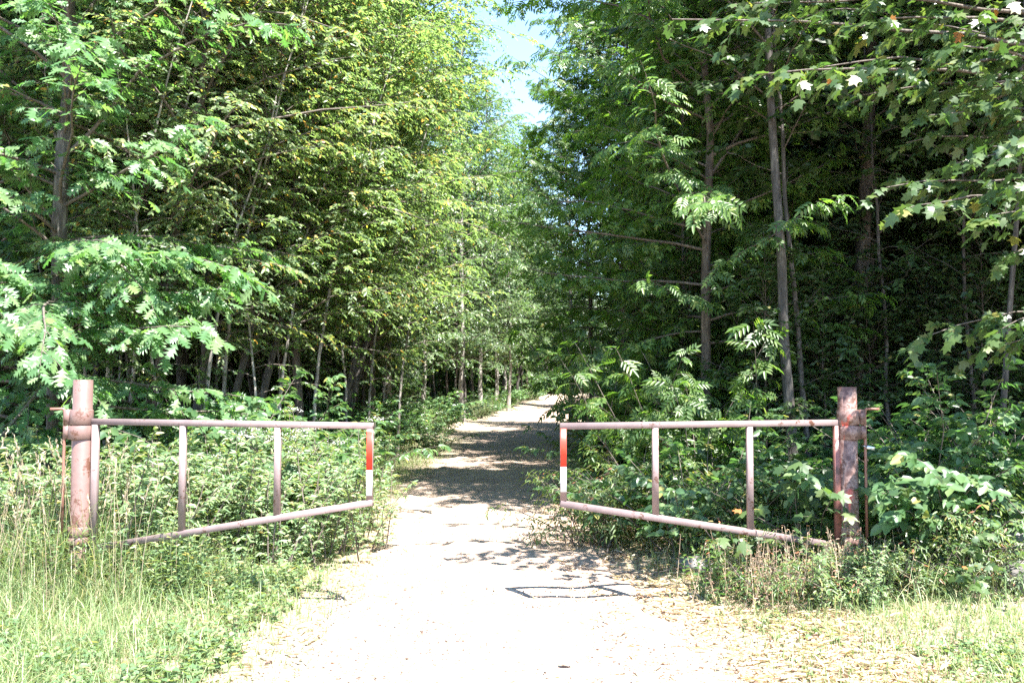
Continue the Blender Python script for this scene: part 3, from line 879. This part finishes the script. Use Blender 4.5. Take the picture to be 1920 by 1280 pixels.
# ------------------------------------------------------------------ shrubs
def make_shrub(seed, h=1.3, n=16, sp=.5, tpl='broad', leafm='shrub', ls=.085, K=6, tw_len=.32, tw_gap=.12, flower=False, droop=.3, start=.2, up=(.85, 1.45)):
    rng = np.random.default_rng(seed)
    gw, gl = Geo(), Geo(); br = []
    for i in range(n):
        az = rng.uniform(0, 6.28); L = h * rng.uniform(.7, 1.2)
        p0 = (rng.normal(0, sp * (.25 if up[0] < 1 else .6)), rng.normal(0, sp * (.25 if up[0] < 1 else .6)), -.05)
        br.append((limb(rng, p0, az, rng.uniform(*up), L, curve=-.7 if up[0] < 1 else -.3, wob=.15), .008))
    foliate(rng, gw, gl, br, tw_len=tw_len, tw_gap=tw_gap, start=start, K=K, ls=ls, tpl=tpl, droop=droop, flat=.4, twig_r=.0025)
    d = dict(stems=gw.mesh('stems', MB_TWIG), foliage=gl.mesh('foliage', ML[leafm]))
    if flower:
        g = Geo(); P = []
        for pts_, _ in br:
            c = pts_[-1] + np.array([0, 0, .04])
            m = 60; q = c + rng.normal(0, 1, (m, 3)) * np.array([.06, .06, .018]); P.append(q)
        P = np.concatenate(P)
        leaves(g, P, rng.normal(0, 1, P.shape), np.array([0, 0, 1.]) + rng.normal(0, .4, P.shape), rng.uniform(.014, .022, len(P)), 'rhomb')
        d['flowers'] = g.mesh('flowers', M_FLOWER)
    return d


S = {
    'vib': make_shrub(101, 1.5, 26, .5, 'broad', ls=.105, K=8),
    'vib2': make_shrub(102, 1.15, 24, .5, 'broad', ls=.09, K=8),
    'rasp': make_shrub(103, 1.0, 26, .5, 'trifol', leafm='bramble', ls=.15, K=6),
    'rasp2': make_shrub(104, .75, 26, .5, 'trifol', leafm='bramble', ls=.13, K=5),
    'dog': make_shrub(105, 1.7, 30, .6, 'ovate', ls=.09, K=9, tw_gap=.09),
    'flow': make_shrub(106, 1.35, 14, .4, 'narrow', ls=.08, K=9, leafm='weed', flower=True, up=(1.1, 1.5)),
    'gold': make_shrub(107, .95, 60, .75, 'narrow', ls=.06, K=7, leafm='weed', tw_len=.13, tw_gap=.04, start=.08, up=(1.2, 1.55)),
    'lowmap': make_shrub(108, 1.1, 12, .4, 'maple', leafm='maple', ls=.11, K=4, tw_gap=.16),
    'ashs': make_shrub(109, 1.8, 12, .4, 'pinnate', leafm='ash', ls=.21, K=4, tw_gap=.15, tw_len=.28, up=(1.2, 1.5)),
    'dense': make_shrub(110, 1.7, 34, .8, 'rhomb', ls=.12, K=10, tw_gap=.09),
}


def place_shrub(k, x, y, rz, label, group=None, scale=1.0, name='shrub', cat='shrub', zs=1.0):
    t = thing(name, label, cat, (x, y, hz(x, y)), rz, group, scale)
    t.scale = (scale, scale, scale * zs)
    for kk, m in S[k].items(): link(kk, m, t)
    return t


SH = [
    # left, behind and around the gate
    ('vib', 455, 9.6, 'broad leaved shrub topping the left gate between its two uprights', 1.08),
    ('dog', 395, 10.6, 'tall bushy shrub above the left gate beside the oak sprays', 1.0),
    ('dog', 590, 11.6, 'rounded leafy bush standing behind top rail of left gate', .95),
    ('flow', 512, 8.9, 'white flowering bush seen right of second upright of left gate', .92),
    ('flow', 612, 9.9, 'white flowering bush nearest free end of left gate', .85),
    ('gold', 600, 10.3, 'fine leaved weed clump filling the last bay of left gate', .85),
    ('gold', 585, 8.9, 'fresh green weed clump beside second upright of left gate', .9),
    ('gold', 430, 8.2, 'feathery weed clump in middle bay of left gate', 1.0),
    ('gold', 300, 8.0, 'feathery weed clump in hinge bay of left gate', 1.1),
    ('gold', 480, 9.2, 'paler weed clump behind second upright of left gate', 1.05),
    ('gold', 60, 7.9, 'weed clump left of the left gate post', 1.05),
    ('gold', 215, 7.6, 'weed clump hugging the left hinge bar', .95),
    ('gold', 370, 9.2, 'weed clump under the oak behind first upright of left gate', 1.15),
    ('vib2', 672, 15.6, 'round green bush on left verge beyond the left gate', .75),
    ('gold', 655, 13.4, 'pale weed clump on left verge just past the gate tip', .8),
    ('gold', 605, 11.6, 'pale weed clump nearest the bend of the left verge', .6),
    ('dog', 812, 20.5, 'dark rounded bush at left verge where the track narrows', .55),
    # right
    ('rasp', 1120, 9.2, 'bramble low beside free end of right gate', .95),
    ('rasp', 1190, 9.8, 'bramble behind first bay of right gate', 1.1),
    ('dog', 1170, 12.4, 'bushy green shrub above first bay of right gate', .85),
    ('vib2', 1290, 8.6, 'broad leaved shrub inside middle bay of right gate', 1.05),
    ('vib', 1360, 8.9, 'taller broad leaved shrub behind middle bay of right gate', .82),
    ('lowmap', 1330, 9.9, 'maple seedling clump behind middle bay of right gate', 1.1),
    ('ashs', 1290, 10.4, 'young ash shoots rising above middle of right gate', 1.15),
    ('ashs', 1232, 11.2, 'young ash shoots beside the track above right gate tip', 1.1),
    ('ashs', 1185, 12.9, 'taller young ash shoots between the other two clumps by the track', 1.35),
    ('rasp', 1450, 8.0, 'bramble in hinge bay of right gate', .9),
    ('lowmap', 1500, 7.5, 'yellowish maple seedlings just left of the rusty post', .95),
    ('rasp2', 1420, 7.3, 'low bramble under the bottom rail of right gate', .75),
    ('lowmap', 1480, 6.75, 'pale maple seedling in front of right hinge bar foot', .5),
    ('vib', 1735, 7.4, 'large leaved shrub immediately right of the rusty post', .98),
    ('vib2', 1660, 7.9, 'shrub between rusty post and the large leaved shrub', 1.05),
    ('vib', 1820, 7.6, 'broad leaved shrub at right, second from the rusty post', 1.0),
    ('dog', 1890, 8.0, 'dense small leaved shrub at the right picture edge', .9),
    ('rasp', 1760, 6.9, 'bramble below the large leaved shrubs at right', .8),
    ('rasp2', 1680, 6.6, 'low bramble at foot of the rusty post', .7),
    ('rasp2', 1860, 6.5, 'low bramble in front of the boulders', .62),
    ('lowmap', 1790, 6.35, 'small maple seedling before the boulders at right', .5),
    ('rasp2', 1535, 6.45, 'low bramble hiding the hinge end of the right bottom rail', .7),
    ('rasp2', 1455, 6.6, 'low bramble below right bottom rail, nearer the track', .62),
    ('gold', 1625, 6.4, 'narrow leaved weeds brushing the rusty post foot', .42),
    ('rasp2', 1590, 6.35, 'low bramble in front of the rusty post', .5),
]
rs = np.random.default_rng(17)
for k, px, d, lab, sc in SH:
    nm = {'gold': 'weed_clump', 'flow': 'flowering_bush', 'rasp': 'bramble', 'rasp2': 'bramble', 'lowmap': 'maple_seedling', 'ashs': 'ash_shoot'}.get(k, 'shrub')
    place_shrub(k, at(px, 720, d)[0], d, rs.uniform(0, 6.28), lab, None, sc, nm, nm.replace('_', ' '))
under = []
for side in (-1, 1):
    lab = ('low shrub in the shaded undergrowth between trunks left of the track' if side < 0 else 'low shrub in the dark undergrowth between trunks right of the track')
    gr = 'undergrowth shrubs %s of the track' % ('left' if side < 0 else 'right')
    n = 0
    while n < 62:
        x = side * rs.uniform(2.2, 15); y = rs.uniform(9.8, 27)
        if not inview(x, y, -.2) or edge(x, y) < 1.5: continue
        if any((x - a) ** 2 + (y - b) ** 2 < .7 for a, b in under): continue
        under.append((x, y)); n += 1
        place_shrub(['dense', 'dog', 'dense', 'rasp', 'vib2', 'dense'][n % 6], x, y, rs.uniform(0, 6.28), lab, gr, rs.uniform(.65, 1.0))
for i, (x, y) in enumerate(((3.2, 88), (4.6, 92), (5.6, 95), (6.8, 97.5), (8.4, 100), (2.4, 84), (10.5, 104), (9.6, 86), (11.5, 90), (8.6, 82), (13, 94), (1.6, 80), (5, 99), (7.4, 102))):
    place_shrub('dense', x, y, i, 'bushy green growth where the track bends out of sight', 'bushes at the bend of the track', 1.5)
# verge bushes further up the track
for side in (-1, 1):
    for i in range(22):
        y = 15.5 + i * 2.6 + rs.uniform(-.6, .6); x = float(cx(y)) + side * (float(hw(y)) + (1.45 if side < 0 else (1.0 if y < 20 else 2.3)) + rs.uniform(0, .9) + (.3 if i < 4 else 0))
        place_shrub(['gold', 'vib2', 'dense', 'dog', 'rasp'][(i * 2 + (side > 0)) % 5], x, y, rs.uniform(0, 6.28),
                    'leafy bush in the row edging the far %s verge of the track' % ('left' if side < 0 else 'right'),
                    'verge bushes along the %s of the far track' % ('left' if side < 0 else 'right'), rs.uniform(.6, .95))


# ------------------------------------------------------------------ grass
def blades(g, P, h, wd, lean, rng, seg=3):
    N = len(P); az = rng.uniform(0, 2 * PI, N); out = np.column_stack([np.cos(az), np.sin(az), np.zeros(N)])
    sd = np.column_stack([-np.sin(az), np.cos(az), np.zeros(N)])
    us = np.linspace(0, 1, seg + 1)
    rows = []
    for u in us[:-1]:
        c = P + out * (lean * h * u ** 1.8)[:, None]; c[:, 2] += h * u * (1 - .35 * np.clip(lean, 0, 1.5) * u)
        wv = (wd * (1 - u * .75))[:, None] * sd * .5
        rows += [c - wv, c + wv]
    tip = P + out * (lean * h)[:, None]; tip[:, 2] += h * (1 - .35 * np.clip(lean, 0, 1.5))
    rows.append(tip)
    V = np.stack(rows, 1); k = V.shape[1]
    off = (np.arange(N) * k)[:, None]
    q = [np.array([2 * i, 2 * i + 1, 2 * i + 3, 2 * i + 2])[None] + off for i in range(seg - 1)]
    t = np.array([2 * seg - 2, 2 * seg - 1, 2 * seg])[None] + off
    g.add(V, [np.concatenate(q), t])


def sample(rng, n, x0, x1, y0, y1, dens):
    out = []; tot = 0
    while tot < n:
        x = rng.uniform(x0, x1, 200000); y = y0 + (y1 - y0) * rng.random(200000) ** 1.35
        k = (rng.random(200000) < dens(x, y)) & (np.abs(x) < y * .60 + .5)
        out.append(np.column_stack([x[k], y[k]])); tot += k.sum()
        if tot == 0: break
    P = np.concatenate(out)[:n]
    return np.column_stack([P, hz(P[:, 0], P[:, 1]) - .01])


rg = np.random.default_rng(3)
def dens_short(x, y):
    e = edge(x, y)
    patch = .5 + .5 * sn(x, y, 1.9, 6)
    d = np.clip((e + .15) / .6, 0, 1)
    d = np.where(x > 0, d * np.clip(.2 + 1.1 * patch * (e > .1), 0, 1), d * np.clip(.55 + .9 * patch, 0, 1))
    return d * np.clip((26 - y) / 10, .15, 1)


P = sample(rg, 150000, -8, 8, 4.2, 26, dens_short)
eb = edge(P[:, 0], P[:, 1])
left = P[:, 0] < 0
h = (.05 + .16 * np.clip(eb / 1.2, 0, 1) * np.where(left, 1.15, np.where(P[:, 1] < 6.6, .42, .7))) * rg.uniform(.5, 1.5, len(P))
g = Geo(); blades(g, P, h, rg.uniform(.003, .008, len(P)) * (1 + P[:, 1] * .03), rg.uniform(.1, 1.3, len(P)), rg)
g.build('grass', M_GRASS, kind='stuff', label='short green and straw coloured grass covering both verges', category='grass')


def dens_tall(x, y):
    e = edge(x, y)
    l = (x < 0) * (np.exp(-((x + 3.3) / .9) ** 2 - ((y - 6.7) / .5) ** 2) + .5 * np.clip((e - 1.0) / .8, 0, 1) * np.exp(-((y - 8.5) / 2.2) ** 2) + .16 * np.clip((e - .5) / .8, 0, 1) * np.exp(-((y - 12) / 4) ** 2))
    r = (x > 0) * (.30 * np.exp(-((x - 2.5) / .55) ** 2 - ((y - 6.55) / .3) ** 2) + .28 * np.clip((e - .35) / .8, 0, 1) * np.exp(-((y - 7.2) / .7) ** 2) + .1 * np.clip((e - .2) / .5, 0, 1) * (y > 7.5) * (y < 16))
    return np.clip(l + r, 0, 1)


P = sample(rg, 24000, -8, 8, 5.2, 18, dens_tall)
lf = P[:, 0] < 0
h = np.where(lf, .28 + .6 * np.exp(-((P[:, 0] + 3.45) / .8) ** 2) * np.exp(-((P[:, 1] - 7.0) / .6) ** 2), .33) * rg.uniform(.5, 1.25, len(P))
g = Geo(); blades(g, P, h, rg.uniform(.004, .010, len(P)), rg.uniform(.1, 1.2, len(P)), rg, 5)
g.build('tall_grass', M_TALL, kind='stuff', label='tall rank grass crowding round the feet of both gate posts', category='tall grass')

# seed-headed stalks
P = sample(rg, 80, -5.2, -2.2, 6.0, 8.2, lambda x, y: np.exp(-((x + 3.5) / .8) ** 2 - ((y - 6.8) / .7) ** 2))
n = len(P); hh = rg.uniform(.7, 1.28, n); az = rg.uniform(0, 6.28, n); le = rg.uniform(.02, .28, n)
u = np.linspace(0, 1, 5)
pp = P[:, None] + np.stack([np.cos(az)[:, None] * le[:, None] * u ** 2 * hh[:, None], np.sin(az)[:, None] * le[:, None] * u ** 2 * hh[:, None], hh[:, None] * u * np.ones((n, 1))], -1)
g = Geo(); tubes(g, pp, np.tile([.0022, .002, .0018, .0015, .001], (n, 1)), 3)
tip = np.repeat(pp[:, -1], 12, 0); td = np.repeat(unit(pp[:, -1] - pp[:, -2]), 12, 0)
s_ = np.tile(np.linspace(-.12, .02, 12), n)[:, None]
leaves(g, tip + td * s_ + rg.normal(0, .003, tip.shape), td + rg.normal(0, .3, tip.shape), rg.normal(0, 1, tip.shape), np.full(len(tip), .03), 'narrow')
g.build('grass_stalks', M_DRY, kind='stuff', label='dry straw coloured seed stalks around the left gate post', category='grass stalks')


# leafy weeds of the verges (uncountable ground cover)
def weed_field(name, n, box, dens, hr, ls, tpl, m, label, K=14, stem=M_TALL):
    P = sample(rg, n, *box, dens); n = len(P)
    h = rg.uniform(*hr, n); az = rg.uniform(0, 6.28, n); le = rg.uniform(0, .35, n)
    top = np.column_stack([np.cos(az) * le * h, np.sin(az) * le * h, h])
    g = Geo(); tubes(g, np.stack([P, P + top * .5, P + top], 1), np.tile([.003, .0025, .0012], (n, 1)), 3)
    u = np.tile(np.linspace(.15, 1, K), n)[:, None]
    Q = np.repeat(P, K, 0) + np.repeat(top, K, 0) * u
    a = np.tile(np.arange(K) * 2.4, n) + np.repeat(az, K)
    D = np.column_stack([np.cos(a), np.sin(a), rg.uniform(-.1, .7, len(a))])
    g2 = Geo(); leaves(g2, Q, D, np.array([0, 0, 1.]) + rg.normal(0, .25, D.shape), ls * rg.uniform(.6, 1.2, len(Q)) * (1.15 - .5 * u[:, 0]), tpl)
    o = g2.build(name, m, kind='stuff', label=label, category='weeds')
    g.build('stems', stem, o, kind='stuff')


weed_field('weeds', 3600, (-7, 0, 6.6, 17), lambda x, y: np.clip((edge(x, y) - .6 - .35 * (y > 9)) / .8, 0, 1) * np.clip(.35 + .6 * sn(x, y, 1.3, 2), 0, 1), (.22, .62), .075, 'narrow', ML['weed'],
           'mixed narrow leaved weeds carpeting the left verge', 16)
weed_field('low_weeds', 4200, (-7, 0, 4.3, 11), lambda x, y: np.clip((edge(x, y) - .2) / .7, 0, 1) * np.clip(.2 + .7 * sn(x, y, 1.8, 7), 0, 1), (.05, .16), .065, 'broad', ML['weed'],
           'low broad leaved weeds among the grass of the left verge', 7)
weed_field('fern_weeds', 1500, (0, 8, 6.2, 15), lambda x, y: np.clip((edge(x, y) - .35) / .6, 0, 1) * np.clip((y - 6.6 + .25 * sn(x, y, 2, 1)) / .5, 0, 1) * .8, (.18, .5), .085, 'ovate', ML['shrub'],
           'leafy ground weeds under the right gate and shrubs', 12)
weed_field('small_weeds', 500, (0, 6, 4.5, 8), lambda x, y: np.clip((edge(x, y) - .3) / .6, 0, 1) * np.clip(.1 + .7 * sn(x, y, 2.1, 3), 0, 1), (.03, .1), .05, 'broad', ML['weed'],
           'small weeds sprinkled over the dry right verge', 6)

weed_field('dry_weeds', 260, (1.2, 3.4, 6.1, 7.4), lambda x, y: np.exp(-((x - 2.1) / .5) ** 2 - ((y - 6.65) / .28) ** 2), (.2, .5), .04, 'narrow', M_LITTER,
           'withered brown weeds left of the rusty post foot', 12, M_DRY)
# leaf litter / straw bits on the verges and edges of the gravel
def dens_lit(x, y):
    e = edge(x, y)
    return np.where(x > 0, np.exp(-((e - .5) / .7) ** 2), .16 * np.exp(-((e - .1) / .35) ** 2) + .05 * (e > 0)) * np.clip(.5 + .5 * sn(x, y, 2.5, 5), .1, 1)
P = sample(rg, 9000, -6, 8, 4.2, 15, dens_lit); P[:, 2] += .025
M = len(P)
g = Geo(); leaves(g, P, rg.normal(0, 1, (M, 3)) * [1, 1, .2], np.array([0, 0, 1.]) + rg.normal(0, .35, (M, 3)), rg.uniform(.012, .045, M), 'ovate')
g.build('leaf_litter', M_LITTER, kind='stuff', label='crumbled dead leaves and chaff strewn along the track edges', category='leaf litter')
P = sample(rg, 9000, -6, 8, 4.2, 14, dens_lit); P[:, 2] += .02; M = len(P)
g = Geo(); leaves(g, P, rg.normal(0, 1, (M, 3)) * [1, 1, .12], np.array([0, 0, 1.]) + rg.normal(0, .35, (M, 3)), rg.uniform(.04, .14, M), 'blade')
g.build('straw', M_DRY, kind='stuff', label='dry straw lying flat over the verge soil', category='straw')

# pebbles on the gravel
n = 14000
y = 4.3 + 12 * rg.random(n) ** 1.6; u = rg.uniform(-1.05, 1.05, n); x = cx(y) + u * hw(y)
s = .003 + .008 * rg.random(n) ** 3
oc = np.array([(1, 0, 0), (0, 1, 0), (-1, 0, 0), (0, -1, 0), (0, 0, .7), (0, 0, -.7)])
V = np.column_stack([x, y, hz(x, y) + .022])[:, None] + oc[None] * s[:, None, None] * rg.uniform(.6, 1.3, (n, 6, 1))
fc = np.array([(0, 1, 4), (1, 2, 4), (2, 3, 4), (3, 0, 4), (1, 0, 5), (2, 1, 5), (3, 2, 5), (0, 3, 5)])
g = Geo(); g.add(V, (fc[None] + (np.arange(n) * 6)[:, None, None]).reshape(-1, 3))
g.build('gravel', M_PEB, kind='stuff', label='loose pebbles scattered on the pale gravel track', category='gravel')

# single fallen leaves
for i, (px, py, s, lab) in enumerate(((1045, 1246, .10, 'largest curled tan leaf lying at the bottom of the track'),
                                      (972, 1043, .065, 'brown leaf on the shaded ripples of the track'),
                                      (735, 1108, .05, 'small tan leaf near left edge of the track'),
                                      (980, 1180, .05, 'thin pale leaf in middle of the bright track'),
                                      (945, 1256, .035, 'dark leaf scrap left of the largest curled leaf'),
                                      (888, 1222, .03, 'tiny brown scrap lowest left on the bright gravel'),
                                      (742, 1170, .035, 'small scrap below the tan leaf near left edge'),
                                      (1170, 1070, .05, 'brown leaf at right edge of the track before the gate shadow'))):
    d = at(px, py, 1.0); t = (EYE - .03) / (EYE - d[2]); p = d * 1; x, y = d[0] * t, t
    g = Geo(); leaves(g, np.array([[0, 0, .006]]), np.array([[math.cos(i * 1.3), .4 * math.sin(i * 1.3), .15]]), np.array([[.1, -.3, 1.]]), np.array([s]), 'ovate')
    g.build('fallen_leaf', M_LITTER, None, loc=(x, y, road_z(x, y) + .01), label=lab, category='fallen leaf')

# ------------------------------------------------------------------ rocks and dead sticks
def rock(x, y, r, seed, label, sq=.7):
    rr = np.random.default_rng(seed)
    n, m = 26, 16
    th = np.linspace(0, 2 * PI, n, endpoint=False); ph = np.linspace(-PI / 2, PI / 2, m)
    A, B = np.meshgrid(th, ph)
    d = np.stack([np.cos(A) * np.cos(B), np.sin(A) * np.cos(B), np.sin(B)], -1)
    k = np.ones(A.shape)
    for _ in range(9):
        nn = unit(rr.normal(0, 1, 3)); c = rr.uniform(.62, .9); dot = d @ nn
        k = np.minimum(k, np.where(dot > .05, c / np.maximum(dot, .05), 9))
    k += .03 * np.sin(A * 5 + seed) * np.cos(B * 7) + rr.normal(0, .008, A.shape)
    k[0] = k[0].mean(); k[-1] = k[-1].mean()
    V = (d * k[..., None] * r * np.array([1.15, 1, sq])).reshape(-1, 3)
    i = np.arange(n * m).reshape(m, n); a, b = i[:-1], i[1:]
    g = Geo(); g.add(V, np.stack([a, np.roll(a, -1, 1), np.roll(b, -1, 1), b], -1).reshape(-1, 4))
    g.build('boulder', M_ROCK, None, loc=(x, y, hz(x, y) + r * sq * .35), label=label, category='boulder')


p = at(1905, 720, 7.1); rock(p[0] + .12, 7.15, .42, 3, 'upper dark grey boulder at the right edge behind brambles')
p = at(1900, 720, 6.5); rock(p[0] + .1, 6.45, .24, 5, 'lower dark boulder at the right edge in front of the upper one')
p = at(1300, 720, 7.8); rock(p[0], 7.7, .17, 8, 'low stone under the bottom rail of the right gate', .55)


def stick(pts, r, label, m=MB_TWIG, name='dead_stick'):
    pts = np.array(pts, float); g = Geo()
    tubes(g, (pts - pts[0])[None], np.linspace(r, r * .4, len(pts))[None], 5, True)
    g.build(name, m, None, loc=tuple(pts[0]), label=label, category='dead stick')


def gp(px, py, dz=.02):
    d = at(px, py, 1.0); t = EYE / (EYE - d[2]); x, y = d[0] * t, t
    return np.array([x, y, hz(x, y) + .03 + dz])


stick([gp(1085, 1075), gp(1150, 1082, .01), gp(1220, 1088, .02), gp(1290, 1083, .05)], .007, 'thin bent twig lying on the track edge below the right gate')
stick([at(1770, 1062, 6.5), at(1830, 1082, 6.35), at(1880, 1110, 6.2)], .006, 'pale bare stalk leaning across brambles before the boulders')
stick([at(1880, 925, 6.6), at(1935, 985, 6.5)], .004, 'thin straight pale stem slanting in front of upper boulder')

print('objects', len(bpy.data.objects), 'faces', sum(len(m.polygons) for m in bpy.data.meshes))
